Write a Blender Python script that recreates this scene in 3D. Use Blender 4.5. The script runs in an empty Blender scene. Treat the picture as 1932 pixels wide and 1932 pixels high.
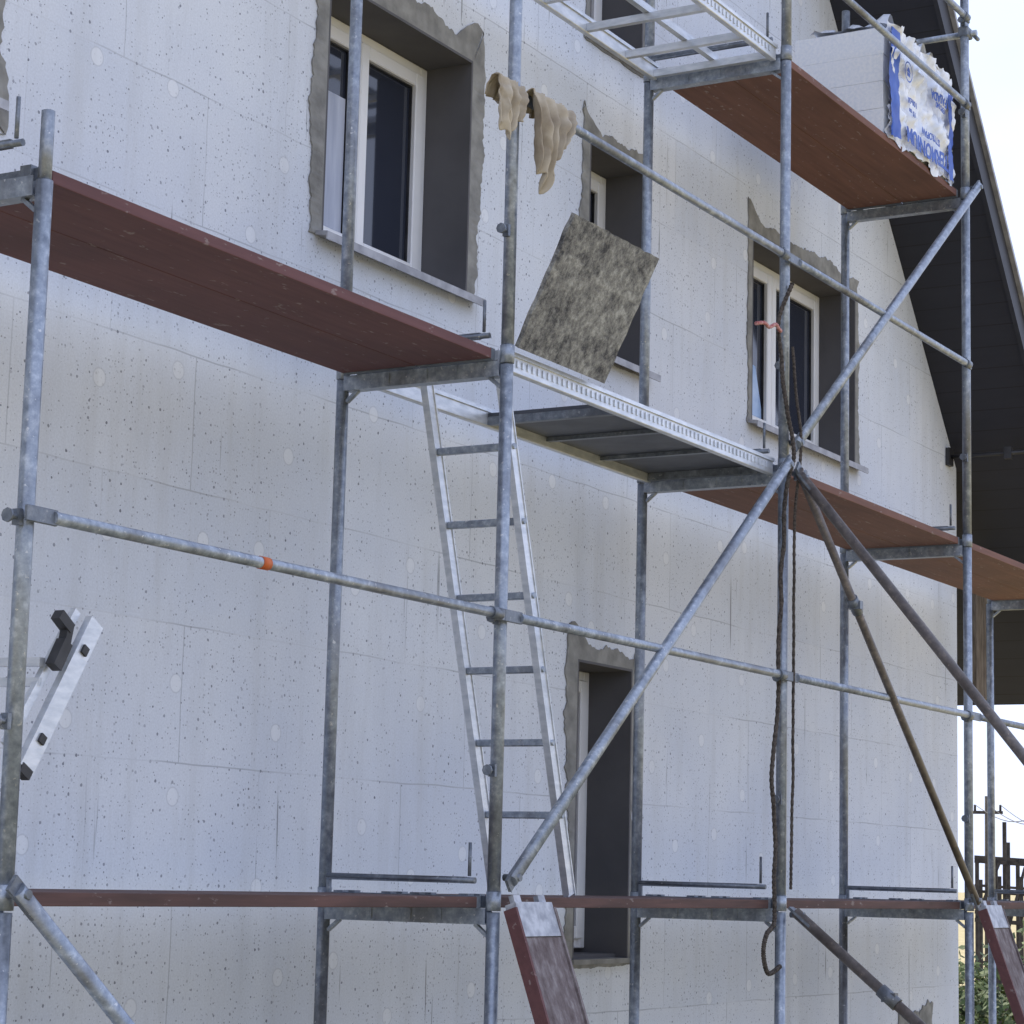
import bpy, bmesh, random
from math import *
from mathutils import Vector, Matrix, noise
random.seed(7)
B=2.57; FW=0.73; YW=1.0; YF=1.225; G=-2.12
scene=bpy.context.scene
# ------------------------------------------------------------------ camera
cam=bpy.data.cameras.new("camera"); co=bpy.data.objects.new("camera",cam); scene.collection.objects.link(co)
Rr=Vector((0.49701,-0.86741,0.02434));Rd=Vector((0.14499,0.05536,-0.98788));Rf=Vector((0.85555,0.49451,0.15328))
M=Matrix.Identity(4)
for i in range(3):
    M[i][0]=Rr[i];M[i][1]=-Rd[i];M[i][2]=-Rf[i]
M.translation=Vector((-4.814,-4.305,0.122))
co.matrix_world=M
cam.sensor_width=36;cam.lens=4447.46/1932*36;cam.clip_end=3000;cam.clip_start=0.05
scene.camera=co
# ------------------------------------------------------------------ materials
def newmat(name):
    m=bpy.data.materials.new(name);m.use_nodes=True
    nt=m.node_tree;b=nt.nodes['Principled BSDF'];return m,nt,b
class N:
    def __init__(s,nt): s.nt=nt
    def n(s,t,**k):
        x=s.nt.nodes.new(t)
        for a,v in k.items(): setattr(x,a,v)
        return x
    def l(s,a,b): s.nt.links.new(a,b)
    def pos(s,scale=(1,1,1)):
        g=s.n('ShaderNodeNewGeometry');m=s.n('ShaderNodeMapping');m.inputs['Scale'].default_value=scale
        s.l(g.outputs['Position'],m.inputs['Vector']);return m.outputs[0]
    def noise(s,vec,scale,detail=4,rough=.55):
        x=s.n('ShaderNodeTexNoise');x.inputs['Scale'].default_value=scale;x.inputs['Detail'].default_value=detail;x.inputs['Roughness'].default_value=rough
        s.l(vec,x.inputs['Vector']);return x.outputs['Fac']
    def ramp(s,fac,stops):
        r=s.n('ShaderNodeValToRGB');e=r.color_ramp.elements
        while len(e)<len(stops): e.new(0.5)
        for k,(p,c) in enumerate(stops):
            e[k].position=p; e[k].color=(c,c,c,1) if isinstance(c,(int,float)) else (*c,1)
        s.l(fac,r.inputs[0]);return r.outputs[0]
    def mix(s,f,a,b,mode='MIX'):
        x=s.n('ShaderNodeMix',data_type='RGBA',blend_type=mode)
        for sock,v in ((x.inputs[0],f),(x.inputs[6],a),(x.inputs[7],b)):
            if isinstance(v,(int,float)): sock.default_value=v if sock==x.inputs[0] else (v,v,v,1)
            elif isinstance(v,tuple): sock.default_value=(*v,1)
            else: s.l(v,sock)
        return x.outputs[2]
    def math(s,op,a,b=0.0):
        x=s.n('ShaderNodeMath',operation=op)
        for k,v in enumerate((a,b)):
            if isinstance(v,(int,float)): x.inputs[k].default_value=v
            else: s.l(v,x.inputs[k])
        return x.outputs[0]
    def bump(s,h,b,strength=.3,dist=.01):
        x=s.n('ShaderNodeBump');x.inputs['Strength'].default_value=strength;x.inputs['Distance'].default_value=dist
        s.l(h,x.inputs['Height']);s.l(x.outputs[0],b.inputs['Normal'])
def simple(name,c1,c2,scale=6,rough=.7,metal=0,bump=.2,stretch=(1,1,1),detail=4,lo=.35,hi=.65,bdist=.004):
    m,nt,b=newmat(name);k=N(nt);v=k.pos(stretch);f=k.noise(v,scale,detail)
    k.l(k.ramp(f,[(lo,c1),(hi,c2)]),b.inputs['Base Color'])
    b.inputs['Roughness'].default_value=rough;b.inputs['Metallic'].default_value=metal
    if bump: k.bump(k.noise(v,scale*4,3),b,bump,bdist)
    return m
def eps_wall():
    m,nt,b=newmat('polystyrene_facade');k=N(nt);p=k.pos()
    sep=k.n('ShaderNodeSeparateXYZ');k.l(p,sep.inputs[0]);cb=k.n('ShaderNodeCombineXYZ');xz=k.n('ShaderNodeCombineXYZ')
    k.l(sep.outputs[0],xz.inputs[0]);k.l(sep.outputs[2],xz.inputs[1]);xz=xz.outputs[0]
    base=k.ramp(k.noise(p,1.1,5),[(.3,(.625,.665,.745)),(.7,(.745,.77,.81))])
    grain=k.noise(p,120,1);base=k.mix(.22,base,k.ramp(grain,[(.35,.6),(.65,1.0)]),'MULTIPLY')
    wob=k.math('MULTIPLY',k.math('SUBTRACT',k.noise(p,3,1),.5),.02)
    k.l(k.math('ADD',sep.outputs[0],wob),cb.inputs[0]);k.l(k.math('ADD',sep.outputs[2],wob),cb.inputs[1])
    br=k.n('ShaderNodeTexBrick');br.offset=.5;br.inputs['Scale'].default_value=1;br.inputs['Brick Width'].default_value=1.0;br.inputs['Row Height'].default_value=.5;br.inputs['Mortar Size'].default_value=.003;br.inputs['Mortar Smooth'].default_value=.1
    br.inputs['Color1'].default_value=(1,1,1,1);br.inputs['Color2'].default_value=(.88,.90,.93,1);br.inputs['Bias'].default_value=0;br.inputs['Mortar'].default_value=(1,1,1,1)
    k.l(cb.outputs[0],br.inputs['Vector'])
    base=k.mix(.5,base,br.outputs['Color'],'MULTIPLY')
    jm=k.math('MULTIPLY',br.outputs['Fac'],k.ramp(k.noise(p,1.7,3),[(.40,.15),(.58,.68)]))
    base=k.mix(jm,base,(.34,.36,.40))
    dens=k.ramp(k.noise(p,1.4,3),[(.3,.35),(.7,1.0)])
    for sc,rad,keep,col in ((30,.0049,.54,(.12,.13,.17)),(56,.0029,.55,(.19,.20,.24)),(24,.0050,.40,(.38,.40,.46))):
        vo=k.n('ShaderNodeTexVoronoi',voronoi_dimensions='2D');vo.inputs['Scale'].default_value=sc;k.l(xz,vo.inputs['Vector'])
        sc3=k.n('ShaderNodeSeparateColor');k.l(vo.outputs['Color'],sc3.inputs[0])
        lim=k.math('MULTIPLY',k.math('ADD',k.math('POWER',sc3.outputs[1],1.8),.25),rad*sc)
        dd=k.math('ADD',vo.outputs['Distance'],k.math('MULTIPLY',k.math('SUBTRACT',grain,.5),rad*sc*.9))
        a=k.math('LESS_THAN',dd,lim)
        bq=k.math('LESS_THAN',sc3.outputs[0],k.math('MULTIPLY',dens,keep))
        base=k.mix(k.math('MULTIPLY',k.math('MULTIPLY',a,bq),k.math('ADD',k.math('MULTIPLY',sc3.outputs[2],.5),.4)),base,col)
    vo=k.n('ShaderNodeTexVoronoi',voronoi_dimensions='2D');vo.inputs['Scale'].default_value=1.75;vo.inputs['Randomness'].default_value=.7;k.l(xz,vo.inputs['Vector'])
    d=vo.outputs['Distance']
    disc=k.ramp(d,[(.0,1),(.056,1),(.06,0)]);ring=k.ramp(d,[(.052,0),(.058,.6),(.066,0)])
    base=k.mix(k.math('MULTIPLY',disc,.6),base,(.78,.80,.83));base=k.mix(ring,base,(.44,.46,.51))
    ps=k.pos((26,1,1.1));s1=k.noise(ps,1.0,2);s1=k.ramp(s1,[(.67,0),(.71,1)])
    mask=k.ramp(k.noise(p,1.3,1),[(.49,0),(.56,.85)])
    base=k.mix(k.math('MULTIPLY',s1,mask),base,(.2,.21,.23))
    st=k.ramp(k.noise(k.pos((7,1,.7)),1.2,5,.65),[(.5,0),(.72,.32)]);base=k.mix(st,base,(.46,.47,.48))
    k.l(base,b.inputs['Base Color']);b.inputs['Roughness'].default_value=.85
    return m
def wood_deck(name,c1,c2):
    m,nt,b=newmat(name);k=N(nt);p=k.pos((1.0,14,14));f=k.noise(p,2.2,5,.6)
    base=k.ramp(f,[(.3,c1),(.7,c2)])
    sp=k.ramp(k.noise(k.pos((1,2.5,2.5)),16,4),[(.64,0),(.70,.5)]);base=k.mix(sp,base,(.36,.31,.29))
    d=k.ramp(k.noise(k.pos(),1.6,4),[(.42,0),(.72,.5)]);base=k.mix(d,base,tuple(x*.55 for x in c1))
    k.l(base,b.inputs['Base Color']);b.inputs['Roughness'].default_value=.75;k.bump(f,b,.15,.003);return m
def galv(name,dark=1.0,metal=.5,tint=(1,1,1)):
    m,nt,b=newmat(name);k=N(nt);p=k.pos();f=k.noise(p,30,4,.65);g=k.noise(k.pos((1,1,.35)),5,4)
    T=lambda c:tuple(x*dark*t for x,t in zip(c,tint))
    base=k.ramp(f,[(.3,T((.19,.22,.27))),(.55,T((.33,.37,.43))),(.75,T((.56,.60,.65)))])
    base=k.mix(k.ramp(g,[(.50,0),(.70,.6)]),base,T((.13,.12,.115)))
    sp=k.ramp(k.noise(p,55,3),[(.66,0),(.70,.7)]);base=k.mix(sp,base,T((.66,.66,.65)))
    k.l(base,b.inputs['Base Color']);b.inputs['Metallic'].default_value=metal
    k.l(k.ramp(f,[(.3,.30),(.7,.55)]),b.inputs['Roughness']);k.bump(f,b,.2,.002);return m
MAT=dict(
 wall=eps_wall(),
 mortar=simple('grey_adhesive_mortar',(.175,.172,.162),(.30,.295,.275),9,.9,0,.7,detail=6),
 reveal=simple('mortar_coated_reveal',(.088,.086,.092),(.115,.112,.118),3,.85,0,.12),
 pvc=simple('white_window_plastic',(.74,.75,.77),(.80,.80,.81),5,.35,0,0),
 steel=galv('galvanised_steel'),steel2=galv('weathered_steel',.55,.4),
 rusty=galv('grimy_brown_tube',.38,.15,(1.3,1.0,.78)),
 alu=simple('aluminium',(.52,.55,.59),(.68,.70,.73),14,.34,.5,.08,(1,1,3)),
 aludull=simple('dull_aluminium',(.28,.29,.32),(.50,.51,.54),22,.5,.3,.1),
 deck=wood_deck('red_brown_plywood',(.105,.042,.044),(.150,.062,.062)),
 deck3=wood_deck('orange_brown_plywood',(.130,.056,.040),(.190,.085,.060)),
 deck2=wood_deck('dark_brown_plywood',(.055,.028,.024),(.13,.062,.052)),
 under=simple('dark_panel_underside',(.045,.050,.066),(.080,.088,.108),6,.5,0,.2),
 roof=simple('roof_metal',(.020,.021,.028),(.034,.035,.045),4,.5,.2,.1),
 sill=simple('sill_sheet',(.26,.26,.28),(.42,.42,.44),12,.5,.3,.1),
 black=simple('black_plastic',(.015,.015,.017),(.04,.04,.045),10,.5,0,.1),
 orange=simple('orange_paint',(.45,.09,.02),(.6,.14,.03),20,.6,0,.1),
 rope=simple('old_rope',(.03,.024,.02),(.12,.10,.085),90,.95,0,.9,(1,1,1),3),
 red=simple('red_cord',(.30,.05,.045),(.6,.35,.33),60,.8,0,.3),
 cloth=simple('beige_cloth',(.27,.22,.16),(.50,.44,.34),7,.9,0,.4),
 eps=simple('polystyrene_pack',(.74,.78,.84),(.84,.86,.89),60,.85,0,.2),
 blue=simple('blue_print',(.012,.06,.36),(.025,.10,.48),9,.45,0,.15),
 film=simple('printed_wrap_film',(.62,.67,.78),(.86,.87,.89),9,.22,0,.5),
 ground=simple('trodden_sandy_soil',(.34,.28,.13),(.46,.38,.20),1.3,.95,0,.5,bdist=.03),
 leaf=simple('foliage',(.03,.055,.015),(.09,.13,.025),3,.7,0,0),
 bark=simple('dark_timber',(.02,.018,.018),(.055,.047,.042),12,.9,0,.4),
 oldwood=simple('weathered_brown_timber',(.09,.07,.055),(.20,.165,.135),8,.9,0,.4,(6,6,.8)),
 bluereflection=simple('blue_painted_reflection',(.20,.34,.60),(.40,.52,.72),5,.2,0,.1),  # blue of the sky's reflection, painted as a surface colour
)
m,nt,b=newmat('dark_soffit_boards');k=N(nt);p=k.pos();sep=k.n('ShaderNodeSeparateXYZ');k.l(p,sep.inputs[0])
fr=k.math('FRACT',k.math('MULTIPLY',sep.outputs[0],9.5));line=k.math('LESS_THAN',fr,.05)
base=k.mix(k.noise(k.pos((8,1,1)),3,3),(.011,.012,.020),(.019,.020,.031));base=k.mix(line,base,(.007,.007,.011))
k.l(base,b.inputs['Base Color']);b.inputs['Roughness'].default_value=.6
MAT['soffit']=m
m,nt,b=newmat('dark_window_glass');b.inputs['Base Color'].default_value=(.024,.029,.045,1);b.inputs['Roughness'].default_value=.05;b.inputs['IOR'].default_value=1.6
MAT['glass']=m
m,nt,b=newmat('pale_painted_reflection');k=N(nt);k.l(k.ramp(k.noise(k.pos((9,1,1)),1.5,4),[(.3,(.30,.33,.42)),(.7,(.46,.49,.58))]),b.inputs['Base Color']);b.inputs['Roughness'].default_value=.25
MAT['palereflection']=m  # pale colour imitating a bright reflection in the pane
m,nt,b=newmat('mortar_splashed_board');k=N(nt);p=k.pos();f=k.noise(p,24,8,.8);f2=k.noise(p,4,3)
f=k.math('ADD',f,k.math('MULTIPLY',k.math('SUBTRACT',f2,.5),.35))
base=k.ramp(f,[(.37,(.05,.05,.055)),(.47,(.17,.167,.16)),(.57,(.30,.297,.275)),(.66,(.46,.455,.43))])
k.l(base,b.inputs['Base Color']);b.inputs['Roughness'].default_value=.9;k.bump(f,b,.7,.01)
MAT['lid']=m
m,nt,b=newmat('worn_plank_face');k=N(nt);p=k.pos((3,1.4,1.4));f=k.noise(p,9,7,.7)
base=k.ramp(f,[(.32,(.085,.06,.058)),(.5,(.15,.12,.12)),(.68,(.27,.24,.24))])
k.l(base,b.inputs['Base Color']);b.inputs['Roughness'].default_value=.85;k.bump(f,b,.3,.005)
MAT['plankface']=m
# ------------------------------------------------------------------ builders
class MB:
    def __init__(s): s.bm=bmesh.new()
    def box(s,a,b_,bev=0):
        x0,y0,z0=a;x1,y1,z1=b_
        vs=[s.bm.verts.new(v) for v in ((x0,y0,z0),(x1,y0,z0),(x1,y1,z0),(x0,y1,z0),(x0,y0,z1),(x1,y0,z1),(x1,y1,z1),(x0,y1,z1))]
        fs=[s.bm.faces.new([vs[i] for i in q]) for q in ((0,3,2,1),(4,5,6,7),(0,1,5,4),(1,2,6,5),(2,3,7,6),(3,0,4,7))]
        if bev:
            es=list({e for f in fs for e in f.edges});bmesh.ops.bevel(s.bm,geom=es,offset=bev,segments=1,affect='EDGES')
        return s
    def obox(s,p0,p1,w,h,side=None):
        p0=Vector(p0);p1=Vector(p1);d=(p1-p0).normalized()
        sd=Vector(side) if side else Vector((0,1,0))
        sd=(sd-d*sd.dot(d)).normalized();u=d.cross(sd)
        vs=[]
        for p in (p0,p1):
            for a,c in ((-1,-1),(1,-1),(1,1),(-1,1)):
                vs.append(s.bm.verts.new(p+sd*(a*w/2)+u*(c*h/2)))
        for q in ((0,1,2,3),(7,6,5,4),(0,4,5,1),(1,5,6,2),(2,6,7,3),(3,7,4,0)): s.bm.faces.new([vs[i] for i in q])
        return s
    def tube(s,pts,r,seg=14,cap=True):
        pts=[Vector(p) for p in pts];rings=[]
        rs=r if isinstance(r,(list,tuple)) else [r]*len(pts)
        ref=None
        for i,p in enumerate(pts):
            d=(pts[min(i+1,len(pts)-1)]-pts[max(i-1,0)]).normalized()
            if ref is None: ref=Vector((0,0,1)) if abs(d.z)<.9 else Vector((1,0,0))
            a=(ref-d*ref.dot(d)).normalized();ref=a;c=d.cross(a)
            rings.append([s.bm.verts.new(p+(a*cos(2*pi*k/seg)+c*sin(2*pi*k/seg))*rs[i]) for k in range(seg)])
        for i in range(len(rings)-1):
            for k in range(seg):
                f=s.bm.faces.new((rings[i][k],rings[i][(k+1)%seg],rings[i+1][(k+1)%seg],rings[i+1][k]));f.smooth=True
        if cap:
            s.bm.faces.new(rings[0][::-1]);s.bm.faces.new(rings[-1])
        return s
    def quad(s,*v): s.bm.faces.new([s.bm.verts.new(x) for x in v]);return s
def tag(o,label=None,category=None,group=None,kind=None):
    if label:o["label"]=label
    if category:o["category"]=category
    if group:o["group"]=group
    if kind:o["kind"]=kind
def empty(name,loc,label=None,category=None,group=None):
    o=bpy.data.objects.new(name,None);o.location=loc;o.empty_display_size=.2;scene.collection.objects.link(o)
    tag(o,label,category,group);return o
def wloc(o):
    v=Vector(o.location)
    while o.parent: o=o.parent;v+=Vector(o.location)
    return v
def clusters(bm):
    bm.verts.ensure_lookup_table();seen=[-1]*len(bm.verts);isl=[]
    bm.verts.index_update()
    for v in bm.verts:
        if seen[v.index]>=0: continue
        st=[v];seen[v.index]=len(isl);cur=[]
        while st:
            a=st.pop();cur.append(a)
            for e in a.link_edges:
                c=e.other_vert(a)
                if seen[c.index]<0: seen[c.index]=len(isl);st.append(c)
        isl.append(cur)
    if len(isl)>400: return None
    bb=[]
    for c in isl:
        bb.append([min(v.co[i] for v in c)-.003 for i in range(3)]+[max(v.co[i] for v in c)+.003 for i in range(3)])
    par=list(range(len(isl)))
    def fd(a):
        while par[a]!=a: a=par[a]
        return a
    for a in range(len(isl)):
        for c in range(a+1,len(isl)):
            if all(bb[a][i]<=bb[c][i+3] and bb[c][i]<=bb[a][i+3] for i in range(3)): par[fd(a)]=fd(c)
    gr={}
    for a,c in enumerate(isl): gr.setdefault(fd(a),[]).extend(c)
    return list(gr.values())
def fin(mb,name,mat,parent=None,origin=None,fixn=True,split=None,**t):
    bm=mb.bm
    if fixn: bmesh.ops.recalc_face_normals(bm,faces=bm.faces)
    if split is None: split=parent is not None and fixn and len(bm.verts)<9000
    if split:
        cl=clusters(bm)
        if cl and len(cl)>1:
            last=None
            for c in cl:
                nb=bmesh.new();mp={v:nb.verts.new(v.co) for v in c}
                for f in {f for v in c for f in v.link_faces}:
                    nf=nb.faces.new([mp[v] for v in f.verts]);nf.smooth=f.smooth
                q=MB();q.bm.free();q.bm=nb;last=fin(q,name,mat,parent,None,False,False,**t)
            bm.free();return last
    if origin is None:
        if parent: origin=wloc(parent)
        else:
            n=len(bm.verts);c=sum((v.co for v in bm.verts),Vector())/n;origin=Vector((c.x,c.y,min(v.co.z for v in bm.verts)))
    origin=Vector(origin)
    for v in bm.verts: v.co-=origin
    me=bpy.data.meshes.new(name);bm.to_mesh(me);bm.free()
    for mm in (mat if isinstance(mat,(list,tuple)) else [mat]): me.materials.append(MAT[mm])
    o=bpy.data.objects.new(name,me);scene.collection.objects.link(o)
    if parent:o.parent=parent;o.location=origin-wloc(parent)
    else:o.location=origin
    tag(o,**t);return o
# ------------------------------------------------------------------ setting
S=1500
g=MB()
g.quad((-S,-S,G),(S,-S,G),(S,S,G),(-S,S,G));fin(g,'ground','ground',origin=(0,0,G),kind='structure')
# ------------------------------------------------------------------ house
XL,XR,ZE,SL=-2.0,10.4,2.95,1.118
XM=(XL+XR)/2;ZR=ZE+(XR-XM)*SL;YB=10.0
house=empty('house',(XM,YW,G),'unfinished gabled house clad in speckled white insulation boards','house')
mb=MB();prof=[(XL,G),(XR,G),(XR,ZE),(XM,ZR),(XL,ZE)]
f=[mb.bm.verts.new((x,YW,z)) for x,z in prof];bk=[mb.bm.verts.new((x,YW+.38,z)) for x,z in prof]
mb.bm.faces.new(f);mb.bm.faces.new(bk[::-1])
for i in range(5): mb.bm.faces.new((f[i],bk[i],bk[(i+1)%5],f[(i+1)%5]))
wall=fin(mb,'gable_wall','wall',house)
WINS={
 'A':(2.76,3.90,2.655,3.755,(.10,.11,.14,.0),'tr',2),
 'B':(5.03,5.66,2.66,3.73,(.10,.05,.09,.02),'tl',1),
 'C':(6.98,8.53,2.65,3.755,(.075,.09,.10,.0),'tl',2),
 'D':(5.01,5.58,-.26,1.155,(.12,.04,.12,.03),'tl',1),
 'E':(9.33,9.84,-1.85,-.80,(.09,.08,.26,.06),'tl',1),
 'F':(-.35,.78,2.62,3.755,(.08,.13,.12,.12),'tr',2),
 'G':(5.00,5.58,4.24,5.25,(.05,.05,.05,.03),'tr',1)}
cut=MB()
for kx,wv in WINS.items(): cut.box((wv[0],YW-.3,wv[2]),(wv[1],YW+.8,wv[3]))
cutter=fin(cut,'cutter','wall',origin=(0,0,0))
md=wall.modifiers.new('b','BOOLEAN');md.object=cutter;md.operation='DIFFERENCE';md.solver='EXACT'
bpy.context.view_layer.update()
dg=bpy.context.evaluated_depsgraph_get();me=bpy.data.meshes.new_from_object(wall.evaluated_get(dg));wall.modifiers.clear();wall.data=me
bpy.data.objects.remove(cutter)
mb=MB();mb.box((XR-.38,YW+.381,G),(XR,YB,ZE));fin(mb,'side_wall','wall',house)
mb=MB();mb.box((XL,YW+.381,G),(XL+.38,YB,ZE));fin(mb,'side_wall','wall',house)
mb=MB();mb.box((XL+.381,YB-.3,G),(XR-.381,YB,ZE-.001));fin(mb,'back_wall','wall',house)
EX=11.75;TH=.19;YV=.33
roof=empty('roof',(0,0,0));roof.parent=house;roof.location=Vector((XM,YW,ZR))-Vector(house.location)
def rz(x): return ZE+(XR-x)*SL if x>XM else ZE+(x-XL)*SL
def slab(nm,mat,ex,dz0,dz1,y0,y1):
    mb=MB();vs=[]
    for y in (y0,y1):
        vs+=[mb.bm.verts.new((XM,y,ZR+dz0)),mb.bm.verts.new((ex,y,rz(ex)+dz0)),mb.bm.verts.new((ex,y,rz(ex)+dz1)),mb.bm.verts.new((XM,y,ZR+dz1))]
    for qd in ((0,1,2,3),(4,7,6,5),(0,4,5,1),(1,5,6,2),(2,6,7,3),(3,7,4,0)): mb.bm.faces.new([vs[i] for i in qd])
    fin(mb,nm,mat,roof)
for ex in (EX,XL-(EX-XR)):
    slab('soffit','soffit',ex,.004,.05,YV+.03,YB+.5)
    slab('roof_covering','roof',ex,.052,TH,YV+.03,YB+.5)
    slab('fascia','roof',ex,-.02,TH+.02,YV,YV+.028)
    slab('drip_edge','sill',ex,TH+.022,TH+.06,YV-.03,YV+.05)
mb=MB();mb.tube([(10.22,YW-.002,3.0),(10.22,.42,3.0)],.013,8);mb.box((10.18,YW-.03,2.94),(10.26,YW-.003,3.06));mb.box((10.2,.55,2.96),(10.24,.60,3.04))
fin(mb,'gutter_bracket','black',house)
for a,c in ((10.80,10.955),(10.965,11.12)):
    mb=MB();mb.box((a,1.0,1.40+.03*(a>10.9)),(c,1.035,rz(c)-.01),.003);fin(mb,'eave_board','oldwood',house)
def mortar_ring(x0,x1,z0,z1,pads,corner,seed):
    l,r,t,b_=pads;mb=MB();rnd=random.Random(seed);step=.016
    path=[]
    def nn(v): return noise.noise(v)
    def nz(s,a):
        o=seed*7.13+a*31
        return min(1.15,.66+.5*nn(Vector((s*1.7+o,seed,a)))+.35*nn(Vector((s*5+o,seed,a)))+.18*nn(Vector((s*13+o,1,a)))+.14*nn(Vector((s*31+o,2,a)))+.06*rnd.uniform(-1,1))
    def side(pa,pb,nrm,pad,tan,cpad0,cpad1):
        L=(Vector(pb)-Vector(pa)).length;n=max(3,int(L/step))
        for i in range(n+1):
            s=i/n;p=Vector(pa)+(Vector(pb)-Vector(pa))*s
            o=pad*max(.15,nz(s*L,pad)+.1) if pad>0 else 0
            e0=max(0,1-s*L/.12);e1=max(0,1-(1-s)*L/.12)
            q=p+Vector(nrm)*o-Vector(tan)*cpad0*e0+Vector(tan)*cpad1*e1
            path.append((p,q))
    side((x0,z0),(x0,z1),(-1,0),l,(0,1),b_*.7,t*.7)
    side((x0,z1),(x1,z1),(0,1),t,(1,0),l*.7,r*.7)
    side((x1,z1),(x1,z0),(1,0),r,(0,-1),t*.7,b_*.7)
    if b_>0: side((x1,z0),(x0,z0),(0,-1),b_,(-1,0),r*.7,l*.7)
    cx,cz=((x0-.03) if 'l' in corner else (x1+.02)),z1
    out=[]
    for p,q in path:
        d=(q-Vector((cx,cz+.06))).length
        if d<.16: q=q+Vector(((-.25 if 'l' in corner else .35)*.3,1)).normalized()*(.13*(1-d/.16)**1.2) if q.y>cz-.02 else q+Vector((-1 if 'l' in corner else 1,0))*.04*(1-d/.16)
        out.append((p,q))
    y=YW-.009
    I=[mb.bm.verts.new((p.x,y,p.y)) for p,q in out];O=[mb.bm.verts.new((q.x,y+.003*rnd.random(),q.y)) for p,q in out];O2=[mb.bm.verts.new((q.x,YW-.0008,q.y)) for p,q in out]
    n=len(out);rng=range(n) if b_>0 else range(n-1)
    for i in rng:
        j=(i+1)%n
        for q in ((I[i],I[j],O[j],O[i]),(O[i],O[j],O2[j],O2[i])):
            if len({tuple(v.co) for v in q})==4:
                try: mb.bm.faces.new(q)
                except: pass
    return mb
def window(key):
    x0,x1,z0,z1,pads,corner,ns=WINS[key]
    w=empty('window',(0,0,0));w.parent=house;w.location=Vector(((x0+x1)/2,YW,z0))-Vector(house.location)
    fin(mortar_ring(x0,x1,z0,z1,pads,corner,ord(key)),'mortar_surround','mortar',w,fixn=False)
    mb=MB();ya=YW-.009
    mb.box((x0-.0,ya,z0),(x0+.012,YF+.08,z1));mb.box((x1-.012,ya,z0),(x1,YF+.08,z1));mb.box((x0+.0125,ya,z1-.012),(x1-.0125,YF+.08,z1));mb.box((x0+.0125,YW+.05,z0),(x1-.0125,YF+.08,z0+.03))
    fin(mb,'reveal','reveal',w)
    a0,a1,c0,c1=x0+.013,x1-.013,z0+.05,z1-.013
    fwid=.055;mb=MB()
    mb.box((a0,YF,c0),(a0+fwid,YF+.07,c1),.004);mb.box((a1-fwid,YF,c0),(a1,YF+.07,c1),.004)
    mb.box((a0+fwid,YF+.001,c1-fwid),(a1-fwid,YF+.07,c1),.004);mb.box((a0+fwid,YF+.001,c0),(a1-fwid,YF+.07,c0+fwid),.004)
    fin(mb,'window_frame','pvc',w)
    b0,b1,d0,d1=a0+fwid-.01,a1-fwid+.01,c0+fwid-.01,c1-fwid+.01
    wd=(b1-b0)/ns
    for i in range(ns):
        s0=b0+i*wd+.002;s1=b0+(i+1)*wd-.002;sw=.062;y=YF-.014;y2=YF+.055
        mb=MB();mb.box((s0,y,d0),(s0+sw,y2,d1),.005);mb.box((s1-sw,y,d0),(s1,y2,d1),.005);mb.box((s0+sw,y+.001,d1-sw),(s1-sw,y2,d1),.005);mb.box((s0+sw,y+.001,d0),(s1-sw,y2,d0+sw),.005)
        fin(mb,'sash','pvc',w)
        mb=MB();mb.box((s0+sw-.004,YF+.02,d0+sw-.004),(s1-sw+.004,YF+.03,d1-sw+.004));fin(mb,'glass_pane','glass',w)
        mb=MB();gk=.006
        for bx in (((s0+sw,YF+.008,d0+sw),(s0+sw+gk,YF+.019,d1-sw)),((s1-sw-gk,YF+.008,d0+sw),(s1-sw,YF+.019,d1-sw)),((s0+sw+gk,YF+.008,d0+sw),(s1-sw-gk,YF+.019,d0+sw+gk)),((s0+sw+gk,YF+.008,d1-sw-gk),(s1-sw-gk,YF+.019,d1-sw))): mb.box(*bx)
        fin(mb,'gasket','black',w)
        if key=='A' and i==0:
            mb=MB();mb.box((s0+sw+.01,YF+.012,d0+sw+.01),(s1-sw-.012,YF+.0185,d1-sw-.22));fin(mb,'painted_reflection','palereflection',w,label='pale panel standing in for a bright reflection in the lower part of the pane')  # thin panel added over the glass to paint its bright reflection
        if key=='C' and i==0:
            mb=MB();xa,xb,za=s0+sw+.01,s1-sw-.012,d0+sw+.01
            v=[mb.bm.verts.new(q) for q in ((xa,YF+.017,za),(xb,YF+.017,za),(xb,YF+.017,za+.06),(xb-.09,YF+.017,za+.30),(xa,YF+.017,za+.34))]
            mb.bm.faces.new(v);fin(mb,'painted_reflection','bluereflection',w,label='pale blue panel standing in for the sky reflected in the lower pane')  # flat blue shape paints reflected sky onto the glass
    if key in 'ABCF':
        mb=MB();mb.obox(((x0-.04+x1+.07)/2,YW-.06,z0-.002),((x0-.04+x1+.07)/2,YF-.015,z0+.04),x1-x0+.11,.018,(1,0,0));
        mb.box((x0-.04,YW-.067,z0-.028),(x1+.07,YW-.06,z0+.006))
        fin(mb,'sill','sill',w)
    else:
        mb=MB();mb.box((x0-.02,YW-.03,z0-.012),(x1+.02,YW+.05,z0+.012));fin(mb,'sill','mortar',w)
for key in WINS: window(key)
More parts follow.
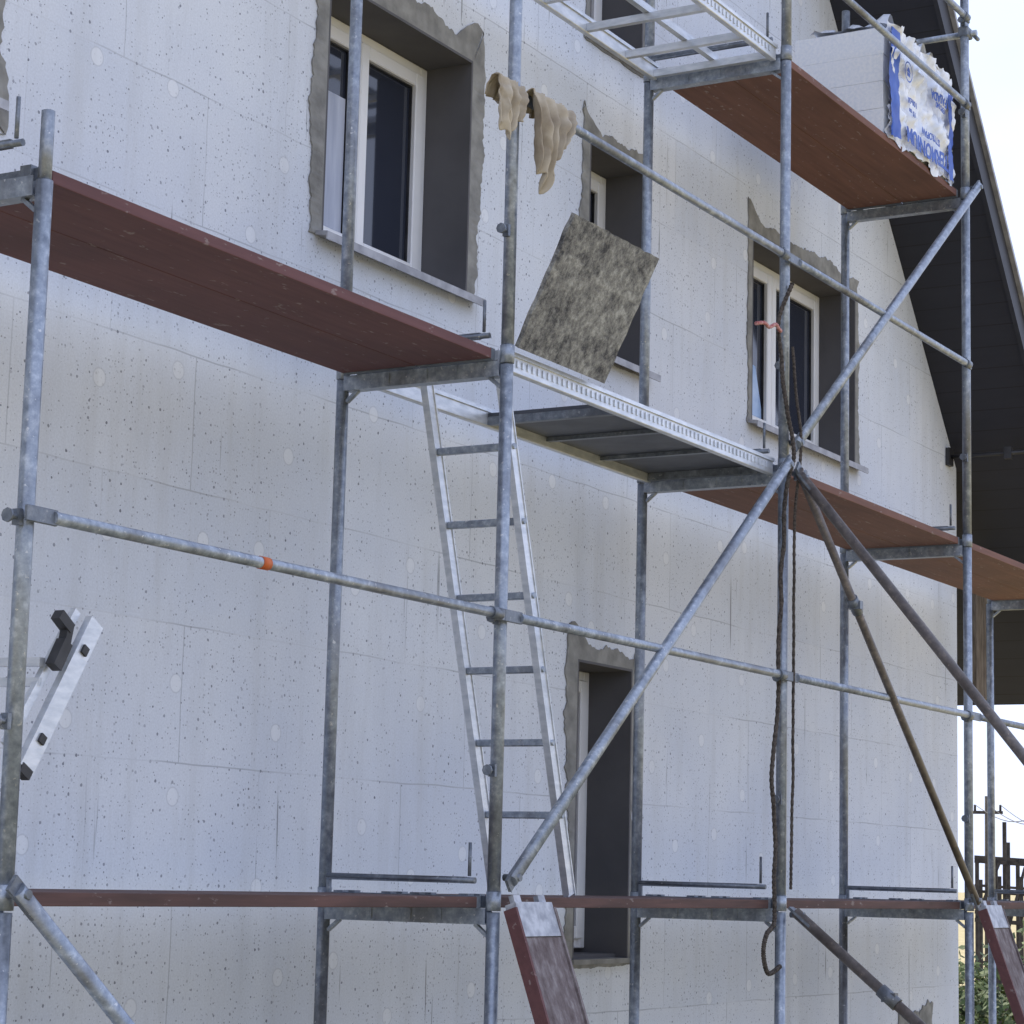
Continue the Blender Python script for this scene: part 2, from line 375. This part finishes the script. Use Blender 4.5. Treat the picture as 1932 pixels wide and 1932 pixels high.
# ------------------------------------------------------------------ scaffold
def stud(mb,x,y,z):
    mb.tube([(x-.02,y-.005,z),(x-.075,y-.005,z)],.008,8);mb.tube([(x-.072,y-.005,z),(x-.08,y-.005,z)],.02,8)
    mb.box((x-.045,y-.018,z-.022),(x-.03,y+.008,z+.022))
def frame(i,z0,z1,bottom=False,spigot=0,trans=True,rails=(.5,1.05)):
    x=i*B
    o=empty('scaffold_section' if trans else 'guard_post',(x,FW/2,z0),('galvanised steel scaffold uprights standing beside the house' if trans else 'galvanised guard posts on the top scaffold level'),'scaffold section','scaffold sections beside the house')
    for y in (0,FW):
        mb=MB();mb.tube([(x,y,z0+.002),(x,y,z1-.001)],.0243,16)
        if not bottom: mb.tube([(x,y,z0+.003),(x,y,z0+.07)],.0272,16)
        if spigot: mb.tube([(x,y,z1-.002),(x,y,z1+spigot)],.0195,12)
        if bottom:
            mb.tube([(x,y,G+.01),(x,y,z0+.1)],.018,10);mb.box((x-.075,y-.075,G+.003),(x+.075,y+.075,G+.012));mb.tube([(x,y,z0-.03),(x,y,z0)],.035,10)
        fin(mb,'standard','steel',o,split=False)
    if trans:
        z=z1;mb=MB()
        mb.box((x-.022,.02,z-.045),(x+.022,FW-.02,z-.040));mb.box((x-.026,.02,z-.045),(x-.0222,FW-.02,z+.012));mb.box((x+.0222,.02,z-.045),(x+.026,FW-.02,z+.012))
        for yy,s in ((.022,1),(FW-.022,-1)):
            mb.obox((x,yy,z-.085),(x,yy+s*.05,z-.045),.02,.012,(1,0,0))
        for yy in (.2,.33,.5): mb.box((x-.03,yy,z-.035),(x-.0262,yy+.02,z+.005))
        fin(mb,'transom','steel',o)
        mb=MB();zb=z+.115
        mb.tube([(x-.03,FW-.03,zb),(x-.03,.06,zb-.005)],.011,8);mb.tube([(x-.03,.085,zb+.01),(x-.03,.085,zb+.13)],.0065,8)
        mb.obox((x-.03,FW-.03,zb-.002),(x-.03,.1,zb-.004),.016,.024,(1,0,0)) ;mb.box((x-.036,FW-.045,z+.01),(x-.022,FW-.03,zb))
        fin(mb,'deck_locking_bar','steel2',o)
    mb=MB()
    for rzv in rails:
        if z0+rzv<z1+.2: stud(mb,x,0,z0+rzv)
    fin(mb,'rail_stud','steel2',o)
    return o
for i in range(5):
    frame(i,-2.0,-.001,bottom=True)
    frame(i,.001,2.0,spigot=(.2 if i in(0,4) else 0))
    if i in (1,2,3): frame(i,2.002,4.0)
for i in (1,2,3): frame(i,4.002,5.25,trans=False)
def wdeck(i,z,mat='deck',label='red-brown plywood scaffold deck resting on the steel uprights'):
    x0=i*B+.035;x1=(i+1)*B-.035
    o=empty('scaffold_deck',((x0+x1)/2,FW/2,z),label,'scaffold deck','scaffold decks')
    for (y0,y1) in ((.03,.357),(.36,.69)):
        mb=MB();mb.box((x0+.03,y0,z+.014),(x1-.03,y1,z+.052),.002)
        fin(mb,'plank',mat,o,split=False)
        mb=MB()
        for xs,xe in ((x0,x0+.0295),(x1-.0295,x1)):
            mb.box((xs,y0+.003,z+.012),(xe,y1-.003,z+.055))
        for xe in (x0+.005,x1-.005):
            for yy in (y0+.06,y1-.06): mb.box((xe-.02,yy-.02,z+.0135),(xe+.02,yy+.02,z+.062))
        fin(mb,'end_cap','steel2',o)
for i in range(4): wdeck(i,0,'deck2','weathered red-brown plywood scaffold deck just above eye level')
wdeck(0,2,'deck');wdeck(2,2,'deck3');wdeck(3,2,'deck3');wdeck(2,4,'deck3')
def alu_deck(i,z,x_open,panel,label):
    x0=i*B+.04;x1=(i+1)*B-.04
    o=empty('hatch_deck',((x0+x1)/2,FW/2,z),label,'hatch deck','aluminium hatch decks')
    for y in (.035,.665):
        mb=MB();mb.box((x0,y,z-.005),(x1,y+.03,z+.07),.003);mb.box((x0,y-.008,z+.055),(x1,y-.0005,z+.071))
        n=60
        if y<.1:
            for q in range(n):
                xx=x0+.05+(x1-x0-.1)*q/n;mb.box((xx,y-.005,z+.018),(xx+.012,y-.0006,z+.045))
        fin(mb,'side_rail','alu',o,split=False)
    xs=[x0+.01,x_open]+[x_open+(x1-x_open)*t for t in (.33,.66)]+[x1-.04]
    if not panel: xs=[x0+.01,x0+.45,x0+.9,x0+1.35,x0+1.75,x0+2.15,x1-.04]
    mb=MB()
    for xx in xs: mb.box((xx,.0655,z+(.018 if panel and x_open<xx<x1-.1 else 0)),(xx+.03,.6645,z+.035))
    fin(mb,'cross_bar','alu' if not panel else 'steel2',o)
    if panel:
        mb=MB();mb.box((x_open,.066,z+.036),(x1-.01,.664,z+.05));fin(mb,'deck_panel','under',o)
    else:
        mb=MB();mb.box((x0,.34,z+.036),(x1,.37,z+.07));fin(mb,'middle_rail','alu',o)
    return o
hd=alu_deck(1,2,3.56,True,'aluminium hatch deck with dark panel and raised lid')
alu_deck(1,4,5,False,'open aluminium deck frame with panel removed')
mb=MB();p0=Vector((0,-.012,2.075));p1=Vector((0,-.245,2.56))
d=(p1-p0);nrm=Vector((0,d.z,-d.y)).normalized()
nx,nz_=28,20;lays=[]
for sgn in (-1,1):
    rows=[]
    for a in range(nx+1):
        row=[]
        for c in range(nz_+1):
            x=2.61+.70*a/nx;t=c/nz_
            edge=.009*noise.noise(Vector((x*19,t*9,3))) if a in(0,nx) or c==nz_ else 0
            row.append(mb.bm.verts.new(Vector((x+edge,0,0))+p0+d*(t+ edge)+nrm*(sgn*.009)))
        rows.append(row)
    lays.append(rows)
for rows in lays:
    for a in range(nx):
        for c in range(nz_): mb.bm.faces.new((rows[a][c],rows[a+1][c],rows[a+1][c+1],rows[a][c+1]))
A,Bk=lays
for a in range(nx):
    mb.bm.faces.new((A[a][0],A[a+1][0],Bk[a+1][0],Bk[a][0]));mb.bm.faces.new((A[a][nz_],A[a+1][nz_],Bk[a+1][nz_],Bk[a][nz_]))
for c in range(nz_):
    mb.bm.faces.new((A[0][c],A[0][c+1],Bk[0][c+1],Bk[0][c]));mb.bm.faces.new((A[nx][c],A[nx][c+1],Bk[nx][c+1],Bk[nx][c]))
fin(mb,'hatch_lid','lid',hd,label='raised lid splashed with grey mortar')
def grail(i,z,orange=False):
    x0=i*B;x1=x0+B;y=-.045;o=empty('guard_rail',((x0+x1)/2,y,z),'galvanised tubular guard rail '+('with an orange band' if orange else 'fixed between scaffold posts'),'guard rail','scaffold guard rails')
    mb=MB();mb.tube([(x0+.06,y,z),(x1-.09,y,z)],.0185,14);fin(mb,'rail_tube','steel',o)
    mb=MB()
    mb.tube([(x1-.15,y,z),(x1-.085,y,z)],.0235,12)
    for a,b_ in ((x0-.05,x0+.075),(x1-.10,x1-.052)): mb.box((a,y-.006,z-.022),(b_,y+.006,z+.022),.002)
    fin(mb,'rail_end','steel2',o)
    if orange: mb=MB();mb.tube([(x0+1.015,y,z),(x0+1.058,y,z)],.0205,14);fin(mb,'orange_band','orange',o)
for i in range(4): grail(i,1.06,i==0)
for i in (1,2): grail(i,3.02)
for z in (4.53,5.05): grail(2,z)
o=empty('end_guard_rail',(3*B,FW/2,5.0),'short galvanised rail closing the end of the top level','guard rail');mb=MB();mb.tube([(3*B+.035,-.06,5.0),(3*B+.035,FW+.05,5.0)],.0185,12);fin(mb,'rail_tube','steel',o)
mb=MB()
for y in (0,FW): mb.box((3*B-.03,y-.03,4.97),(3*B+.06,y+.03,5.03),.006);mb.tube([(3*B+.03,y-.05,4.98),(3*B+.09,y-.05,4.98)],.012,8)
fin(mb,'coupler','steel2',o)
def brace(p0,p1,r=.021,mat='steel',sleeve=None,label='galvanised diagonal brace tube between scaffold posts',name='diagonal_brace',grp='scaffold braces'):
    p0=Vector(p0);p1=Vector(p1);o=empty(name,(p0+p1)/2,label,'scaffold brace',grp);d=(p1-p0).normalized()
    mb=MB();mb.tube([p0,p1],r,14);fin(mb,'brace_tube',mat,o)
    mb=MB()
    for p,s in ((p0,1),(p1,-1)):
        mb.obox(p-d*s*.03,p+d*s*.1,.012,.05,(0,1,0));mb.tube([p+d*s*.02+Vector((0,-.03,0)),p+d*s*.02+Vector((0,.04,0))],.013,8)
    if sleeve is not None:
        c=p0.lerp(p1,sleeve);mb.tube([c-d*.05,c+d*.05],r+.007,12);mb.box(c-Vector((.02,.035,.02)),c+Vector((.02,.03,.02)))
    fin(mb,'brace_end','steel2',o)
brace((2.59,-.06,.11),(5.06,-.06,2.04),.0235)
brace((5.15,-.06,2.14),(7.76,-.06,4.09),.0235)
brace((5.16,-.07,2.02),(7.67,-.06,.05),.0205,'rusty',.28,label='grimy brown diagonal brace with a sleeve joint')
brace((-.03,-.07,.06),(2.5,-.07,-1.9),.0235)
brace((5.17,-.07,2.0),(5.17,-3.37,G+.02),.0245,'rusty',label='weathered brown raking support tube running from scaffold to ground',name='raking_support')
brace((5.17,-.06,.0),(5.17,-2.68,G+.02),.0245,'rusty',.17,label='weathered brown raking support tube with sleeve coupling',name='raking_support')
for x in (2.575,7.73):
    o=empty('leaning_plank',(x+.145,-.4,G),'worn grey-brown scaffold plank leaning against the lowest deck','plank','planks leaning on the scaffold')
    p0=Vector((x+.145,-.06,.03));p1=Vector((x+.145,-.82,G+.03));d=(p1-p0).normalized()
    mb=MB();mb.obox(p0+d*.13,p1-d*.13,.27,.035,(1,0,0));fin(mb,'board','plankface',o)
    for sx,mm in ((-.143,'deck'),(.143,'plankface')):
        mb=MB();mb.obox(p0+d*.02+Vector((sx,0,0)),p1-d*.02+Vector((sx,0,0)),.014,.052,(1,0,0))
        fin(mb,'side_rail',mm,o)
    mb=MB();mb.obox(p0,p0+d*.128,.27,.045,(1,0,0));mb.obox(p1-d*.128,p1,.27,.045,(1,0,0))
    for sx in (-.09,.09): mb.obox(p0+Vector((sx,0,0))-d*.03,p0+Vector((sx,0,0)),.05,.02,(1,0,0))
    fin(mb,'end_cap','aludull',o)
o=empty('access_ladder',(3.2,.36,.07),'aluminium ladder leaning between deck and open hatch','ladder')
a0=Vector((2.83,0,2.12));a1=Vector((3.49,0,.06))
for y in (.53,.19):
    mb=MB();mb.obox(a0+Vector((0,y,0)),a1+Vector((0,y,0)),.022,.055,(0,1,0));
    for e in (-1,1): mb.obox(a0+Vector((e*.026,y,0)),a1+Vector((e*.026,y,0)),.03,.006,(0,1,0))
    fin(mb,'stile','alu',o)
for q in range(7):
    z=1.769-.28*q
    if z<.1: break
    mb=MB();t=(2.12-z)/(2.06);p=a0.lerp(a1,t);mb.box((p.x-.014,.201,z-.014),(p.x+.014,.519,z+.014),.004);mb.tube([(p.x,.17,z),(p.x,.2,z)],.012,8);fin(mb,'rung','steel',o)
o=empty('folding_ladder',(.6,.4,.3),'aluminium folding ladder section with black locking hinge','ladder')
s0=Vector((.785,.40,.865));s1=Vector((.50,.40,.40));d=(s1-s0).normalized()
mb=MB();mb.obox(s0,s1,.025,.064,(0,1,0));fin(mb,'stile','alu',o)
mb=MB();mb.obox(s0+Vector((-.055,.03,.03)),s1+Vector((-.05,.03,.07)),.02,.028,(0,1,0));fin(mb,'stile','alu',o)
mb=MB()
for t in (.2,.8):
    p=s0.lerp(s1,t);mb.obox(p+Vector((0,-.014,0))-d*.014,p+Vector((0,-.014,0))+d*.014,.012,.026,(0,1,0))
mb.obox(s1-d*.01,s1+d*.02,.03,.05,(0,1,0));fin(mb,'end_plug','black',o)
mb=MB();mb.obox((.60,.39,.87),(.655,.39,.83),.035,.032,(0,1,0));mb.obox((.64,.39,.79),(.595,.39,.71),.035,.04,(0,1,0));mb.obox((.65,.39,.84),(.635,.39,.77),.03,.026,(0,1,0))
fin(mb,'locking_hinge','black',o)
for z in (.725,.665):
    mb=MB();mb.obox((.58,.42,z),(.50,1.0-.003,z),.026,.03,(0,0,1));fin(mb,'rung','alu',o)
# ------------------------------------------------------------------ polystyrene pack
bx0,bx1,by0,by1,bz0=6.55,7.54,.05,.56,4.056
pk=empty('insulation_pack',((bx0+bx1)/2,(by0+by1)/2,bz0),'pack of white polystyrene sheets in blue printed wrap on deck','insulation pack')
mb=MB()
for q in range(4): mb.box((bx0+random.uniform(0,.004),by0+random.uniform(0,.004),bz0+q*.15+.0006),(bx1-random.uniform(0,.006),by1,bz0+(q+1)*.15-.0006),.001)
fin(mb,'polystyrene_sheets','eps',pk,split=False)
def film(xa,xb,za,zb,yb,amp,seed,nx=60,nz=40,jag=.02,jf=6):
    mb=MB();rows=[]
    for a in range(nx+1):
        row=[]
        for c in range(nz+1):
            u=a/nx;v=c/nz;x=xa+(xb-xa)*u;z=za+(zb-za)*v
            n1=abs(noise.noise(Vector((x*5+seed+z*4,z*5,seed))));n2=abs(noise.noise(Vector((x*13-z*9,z*11+seed,1))));n3=abs(noise.noise(Vector((x*31,z*27+seed,4))))
            if a in(0,nx): x+=jag*(noise.noise(Vector((z*jf,seed,a)))*2+noise.noise(Vector((z*23,seed,a))))
            if c in(0,nz): z+=jag*(noise.noise(Vector((x*jf,seed,c+5)))*2+noise.noise(Vector((x*23,seed,c+5))))
            row.append(mb.bm.verts.new((x,yb-amp*(1.3*n1+.8*n2+.35*n3),z)))
        rows.append(row)
    for a in range(nx):
        for c in range(nz):
            f=mb.bm.faces.new((rows[a][c],rows[a+1][c],rows[a+1][c+1],rows[a][c+1]));f.smooth=True
    return mb
fin(film(bx0+.0,bx1+.03,bz0-.01,bz0+.63,by0-.004,.05,2,jag=.02),'printed_wrap','film',pk)
fin(film(bx0-.012,bx0+.12,bz0+.0,bz0+.60,by0-.040,.012,5,8,30,.02,4),'blue_wrap_edge','blue',pk)
fin(film(bx1-.10,bx1-.03,bz0+.0,bz0+.50,by0-.040,.012,9,8,30,.02,4),'blue_wrap_edge','blue',pk)
mb=MB();rows=[]
for a in range(41):
    row=[]
    for c in range(13):
        u=a/40;v=c/12;row.append(mb.bm.verts.new((bx0+.0+1.0*u,by0-.02+.45*v,bz0+.61+.09*abs(noise.noise(Vector((u*6,v*5,8))))+(.15*max(0,1-v*3)*abs(noise.noise(Vector((u*8,0,3))))))))
    rows.append(row)
for a in range(40):
    for c in range(12): mb.bm.faces.new((rows[a][c],rows[a+1][c],rows[a+1][c+1],rows[a][c+1])).smooth=True
fin(mb,'wrap_top','film',pk)
def text(s,x,z,size,flip=True,mat='blue',y=by0-.056,bold=.012,sy=1):
    cu=bpy.data.curves.new('t','FONT');cu.body=s;cu.size=size;cu.extrude=.0008;cu.offset=size*bold
    t=bpy.data.objects.new('t',cu);scene.collection.objects.link(t)
    bpy.context.view_layer.update();dg=bpy.context.evaluated_depsgraph_get();me=bpy.data.meshes.new_from_object(t.evaluated_get(dg));bpy.data.objects.remove(t)
    me.materials.clear();me.materials.append(MAT[mat])
    for v in me.vertices: v.co.y=v.co.y*sy+.012*noise.noise(Vector((v.co.x*7,1,x)));v.co.z+=.006*noise.noise(Vector((v.co.x*9,v.co.y*9,x)))
    o=bpy.data.objects.new('printed_text',me);scene.collection.objects.link(o);o.parent=pk
    o.rotation_euler=(pi/2,pi if flip else 0,0);o.location=Vector((x,y,z))-Vector(pk.location);return o
text('TERMONIUM',bx0+.86,bz0+.10,.112,bold=.03,sy=1.05);text('STYROPIAN',bx0+.72,bz0+.165,.055,bold=.02)
text('FASADA',bx0+.84,bz0+.43,.07,bold=.03);text('EPS 040',bx0+.80,bz0+.37,.045,bold=.02);text('100x50',bx0+.36,bz0+.27,.045);text('15 cm',bx0+.34,bz0+.21,.04)
mb=MB()
cx,cz=bx0+.23,bz0+.41;yy=by0-.056
n=24;ra=[mb.bm.verts.new((cx+.05*cos(2*pi*q/n),yy,cz+.05*sin(2*pi*q/n))) for q in range(n)];rb=[mb.bm.verts.new((cx+.058*cos(2*pi*q/n),yy,cz+.058*sin(2*pi*q/n))) for q in range(n)]
for q in range(n): mb.bm.faces.new((ra[q],ra[(q+1)%n],rb[(q+1)%n],rb[q]))
mb.box((cx-.02,yy-.001,cz-.025),(cx+.02,yy+.0005,cz-.005));mb.quad((cx-.03,yy-.0005,cz-.003),(cx+.03,yy-.0005,cz-.003),(cx+.002,yy-.0005,cz+.03),(cx-.002,yy-.0005,cz+.03))
fin(mb,'printed_emblem','blue',pk,split=False)
# ------------------------------------------------------------------ cloth
def drape(mb,x0,x1,ztop,drop,seed,y,tip,base=.35,bulk=.045,squeeze=.6,nf=9):
    nx,nz=80,34;rows=[]
    for a in range(nx+1):
        row=[]
        u=a/nx
        w_=max(0,1-abs(u-tip)/(max(tip,1-tip)))
        L=drop*(base+(1-base)*w_**1.5)*(1+.15*noise.noise(Vector((u*7,seed,0))))
        for c in range(-8,nz+1):
            if c<0:
                ang=pi*(1-(c+8)/8);rr=.026+.02*abs(noise.noise(Vector((u*9,c*.4,seed))))
                yy=y+rr*cos(pi-ang);zz=ztop+rr*sin(ang);v=0
                zz-=.07*(1-(c+8)/8)
            else:
                v=c/nz;yy=y-.034;zz=ztop-L*v
            sq=1-squeeze*v
            x=x0+(x1-x0)*(tip+(u-tip)*sq)+.014*noise.noise(Vector((u*5,v*2,seed)))
            ph=u*nf+seed+1.1*noise.noise(Vector((u*3,v*1.6,seed)))
            yy+= -bulk*(.5+.5*sin(ph*2.4))*min(1,v*2+.3)*(1-.3*v)+.012*noise.noise(Vector((u*8,v*6,seed+3)))
            row.append(mb.bm.verts.new((x,yy,zz)))
        rows.append(row)
    for a in range(nx):
        for c in range(nz+8): mb.bm.faces.new((rows[a][c],rows[a+1][c],rows[a+1][c+1],rows[a][c+1])).smooth=True
mb=MB();drape(mb,2.56,2.87,3.05,.38,1,-.045,.3,.45,.06,.42,10);drape(mb,2.36,2.54,3.05,.24,4,-.02,.3,.6,.04,.25,7)
lk=[]
for q in range(13):
    t=q/12;lk.append((2.48+.16*t,-.01+.055*sin(pi*t),3.05-.02*t))
mb.tube(lk,[.03+.005*sin(q*2.3) for q in range(13)],10)
o=fin(mb,'hanging_rag','cloth',None,origin=(2.7,-.045,3.0),label='crumpled beige rag bunched around the post and guard rail',category='cloth')
sm=o.modifiers.new('s','SOLIDIFY');sm.thickness=.004
# ------------------------------------------------------------------ rope
def rope(name,pts,r,mat,lab,n=160,wob=.006,cat='rope'):
    P=[Vector(p) for p in pts];out=[]
    for i in range(n+1):
        t=i/n*(len(P)-1);k_=min(int(t),len(P)-2);u=t-k_
        a=P[max(k_-1,0)];b_=P[k_];c=P[k_+1];e=P[min(k_+2,len(P)-1)]
        q=.5*((2*b_)+(c-a)*u+(2*a-5*b_+4*c-e)*u*u+(3*b_-a-3*c+e)*u**3)
        q+=Vector((noise.noise(q*6),noise.noise(q*6+Vector((5,0,0)))*.4,0))*wob
        out.append(q)
    mb=MB();mb.tube(out,[r*(1+.15*sin(i*1.9)) for i in range(n+1)],8);o=fin(mb,name,mat,label=lab,category=cat)
x=2*B
rope('hanging_rope',[(x-.03,-.045,2.9),(x-.085,-.01,2.72),(x-.08,-.02,2.5),(x-.055,-.04,2.3),(x-.02,-.06,2.1),(x-.055,-.035,1.9),(x-.07,-.015,1.3),(x-.075,-.012,.9),(x-.13,-.01,.6),(x-.085,-.01,.35),(x-.10,-.01,.12),(x-.08,-.01,-.04),(x-.15,-.0,-.10),(x-.18,-.0,-.18),(x-.13,-.0,-.27),(x-.05,-.02,-.24)],.0105,'rope','old dark rope hanging along the post and ending in a loop',420,.018)
rope('hanging_rope',[(x-.01,-.045,2.6),(x+.01,-.055,2.4),(x+.03,-.075,2.15),(x+.02,-.05,1.8),(x+.02,-.048,1.2),(x+.02,-.048,.55),(x+.015,-.042,.1)],.0075,'rope','old dark rope tied at the brace joint',300,.006)
rope('red_cord',[(x-.37,-.02,2.635),(x-.31,-.035,2.65),(x-.25,-.03,2.645),(x-.19,-.035,2.67),(x-.14,-.03,2.66),(x-.09,-.02,2.66)],.0085,'red','short red and white cord tied to the hanging rope',60,.012,'cord')
# ------------------------------------------------------------------ far surroundings
def along(u,dist):
    a=(u-1860)/72.0
    d=Vector((.9774+.011*a*.98,.3285-.0129*a,0)).normalized();return Vector((-4.814,-4.305,0))+d*dist
def bush(p,h,r,seed,n=2200):
    rnd=random.Random(seed);o=empty('bush',(p.x,p.y,G),'leafy dark green bush beyond the building site','bush','bushes behind the house')
    mb=MB();limbs=[]
    for q in range(7):
        a=rnd.uniform(0,2*pi);e=Vector((p.x+cos(a)*r*.6*rnd.random(),p.y+sin(a)*r*.6*rnd.random(),G+h*rnd.uniform(.45,.8)));limbs.append(e)
        mb.tube([(p.x,p.y,G),(p.x,p.y,G+h*.25),tuple((Vector((p.x,p.y,G+h*.25))+e)/2+Vector((0,0,.1))),tuple(e)],[.09*h/3,.07*h/3,.04*h/3,.012],7)
    fin(mb,'trunk','bark',o,split=False)
    mb=MB();cl=[(e+Vector((rnd.gauss(0,.25)*r,rnd.gauss(0,.25)*r,rnd.gauss(0,.1)*h)),h*rnd.uniform(.14,.26)) for e in limbs for _ in range(3)]
    for q in range(n):
        c,rr=rnd.choice(cl);v=Vector((rnd.gauss(0,1),rnd.gauss(0,1),rnd.gauss(0,1))).normalized()*rr*rnd.uniform(.6,1.05);c=c+v
        s=rnd.uniform(.03,.07);a=Vector((rnd.gauss(0,1),rnd.gauss(0,1),rnd.gauss(0,.6))).normalized();b_=a.orthogonal().normalized()
        mb.bm.faces.new([mb.bm.verts.new(c+a*s),mb.bm.verts.new(c+b_*s*.5),mb.bm.verts.new(c-a*s),mb.bm.verts.new(c-b_*s*.5)])
    fin(mb,'crown','leaf',o,fixn=False)
for q,(u,dist,h,r) in enumerate(((1822,26,1.6,.7),(1885,23,.7,.8),(1940,26,.7,1.0),(1905,34,1.0,1.4))): bush(along(u,dist),h,r,q)
o=empty('timber_shelter_skeleton',tuple(along(1900,31)+Vector((0,0,G))),'dark unfinished timber shelter skeleton beyond the plot','shelter')
for u,zt in ((1843,.45),(1879,.50),(1896,.95),(1921,.5),(1950,.6),(1990,.6)):
    for dist in (30,32.5):
        p=along(u+(7 if dist>31 else 0),dist);mb=MB();mb.obox((p.x,p.y,G+.002),(p.x,p.y,zt-(0 if dist<31 else .2)),.04,.04);fin(mb,'post','bark',o)
for z,hh in ((.47,.05),(.10,.035),(-.25,.05),(-.9,.03)):
    for dist in (30,32.5):
        a=along(1838,dist);c=along(2000,dist);mb=MB();mb.obox((a.x,a.y,z+(dist-30)*.03),(c.x,c.y,z-.05+(dist-30)*.03),hh,.05,(0,0,1));fin(mb,'beam','bark',o)
for ua,za,ub,zb_ in ((1843,-.2,1886,.45),(1900,-.4,1935,.4)):
    a=along(ua,29.9);c=along(ub,29.9);mb=MB();mb.obox((a.x,a.y,za),(c.x,c.y,zb_),.03,.03);fin(mb,'strut','bark',o)
pp=[along(1864,48),along(2030,44)]
tops=[]
for p in pp:
    o=empty('utility_pole',(p.x,p.y,G),'dark wooden utility pole carrying thin overhead wires','utility pole','utility poles')
    mb=MB();mb.tube([(p.x,p.y,G),(p.x,p.y,1.95)],[.08,.055],10);fin(mb,'post','bark',o)
    mb=MB();mb.box((p.x-.04,p.y-.3,1.6),(p.x+.04,p.y+.3,1.66))
    for yy in (-.26,0,.26): mb.tube([(p.x,p.y+yy,1.66),(p.x,p.y+yy,1.78)],.025,8)
    fin(mb,'crossarm','bark',o);tops.append(p)
for yy in (-.26,0,.26):
    a=Vector((tops[0].x,tops[0].y+yy,1.78));b_=Vector((tops[1].x,tops[1].y+yy,1.62+yy*.4));mb=MB()
    mb.tube([a.lerp(b_,t/12)-Vector((0,0,.35*sin(pi*t/12))) for t in range(13)],.008,6);fin(mb,'overhead_wire','black',label='thin dark overhead wire strung between utility poles',category='wire',group='overhead wires')
# ------------------------------------------------------------------ light
w=bpy.data.worlds.new("World");scene.world=w;w.use_nodes=True;nt=w.node_tree;k=N(nt);bg=nt.nodes['Background']
EL,AZ=radians(48),radians(22)
sky=k.n('ShaderNodeTexSky',sky_type='NISHITA');sky.sun_disc=False;sky.sun_elevation=EL;sky.sun_rotation=AZ;sky.dust_density=2.0;sky.air_density=1.0
tc=k.n('ShaderNodeTexCoord');mp=k.n('ShaderNodeMapping');mp.inputs['Scale'].default_value=(1,1,2.2);k.l(tc.outputs['Generated'],mp.inputs['Vector'])
cl=k.ramp(k.noise(mp.outputs[0],1.8,5,.6),[(.33,.70),(.58,1)])
col=k.mix(k.math('MULTIPLY',cl,.88),sky.outputs[0],(7.5,8.5,11.6))
k.l(col,bg.inputs['Color']);bg.inputs['Strength'].default_value=.15
sl=bpy.data.lights.new('sun','SUN');sl.energy=5.0;sl.angle=radians(.5);sl.color=(1,.93,.80)
so=bpy.data.objects.new('sun',sl);scene.collection.objects.link(so)
dv=Vector((sin(AZ)*cos(EL),cos(AZ)*cos(EL),sin(EL)));so.rotation_euler=dv.to_track_quat('Z','Y').to_euler();so.location=(0,0,20)
scene.view_settings.view_transform='Standard';scene.view_settings.look='None';scene.view_settings.exposure=0
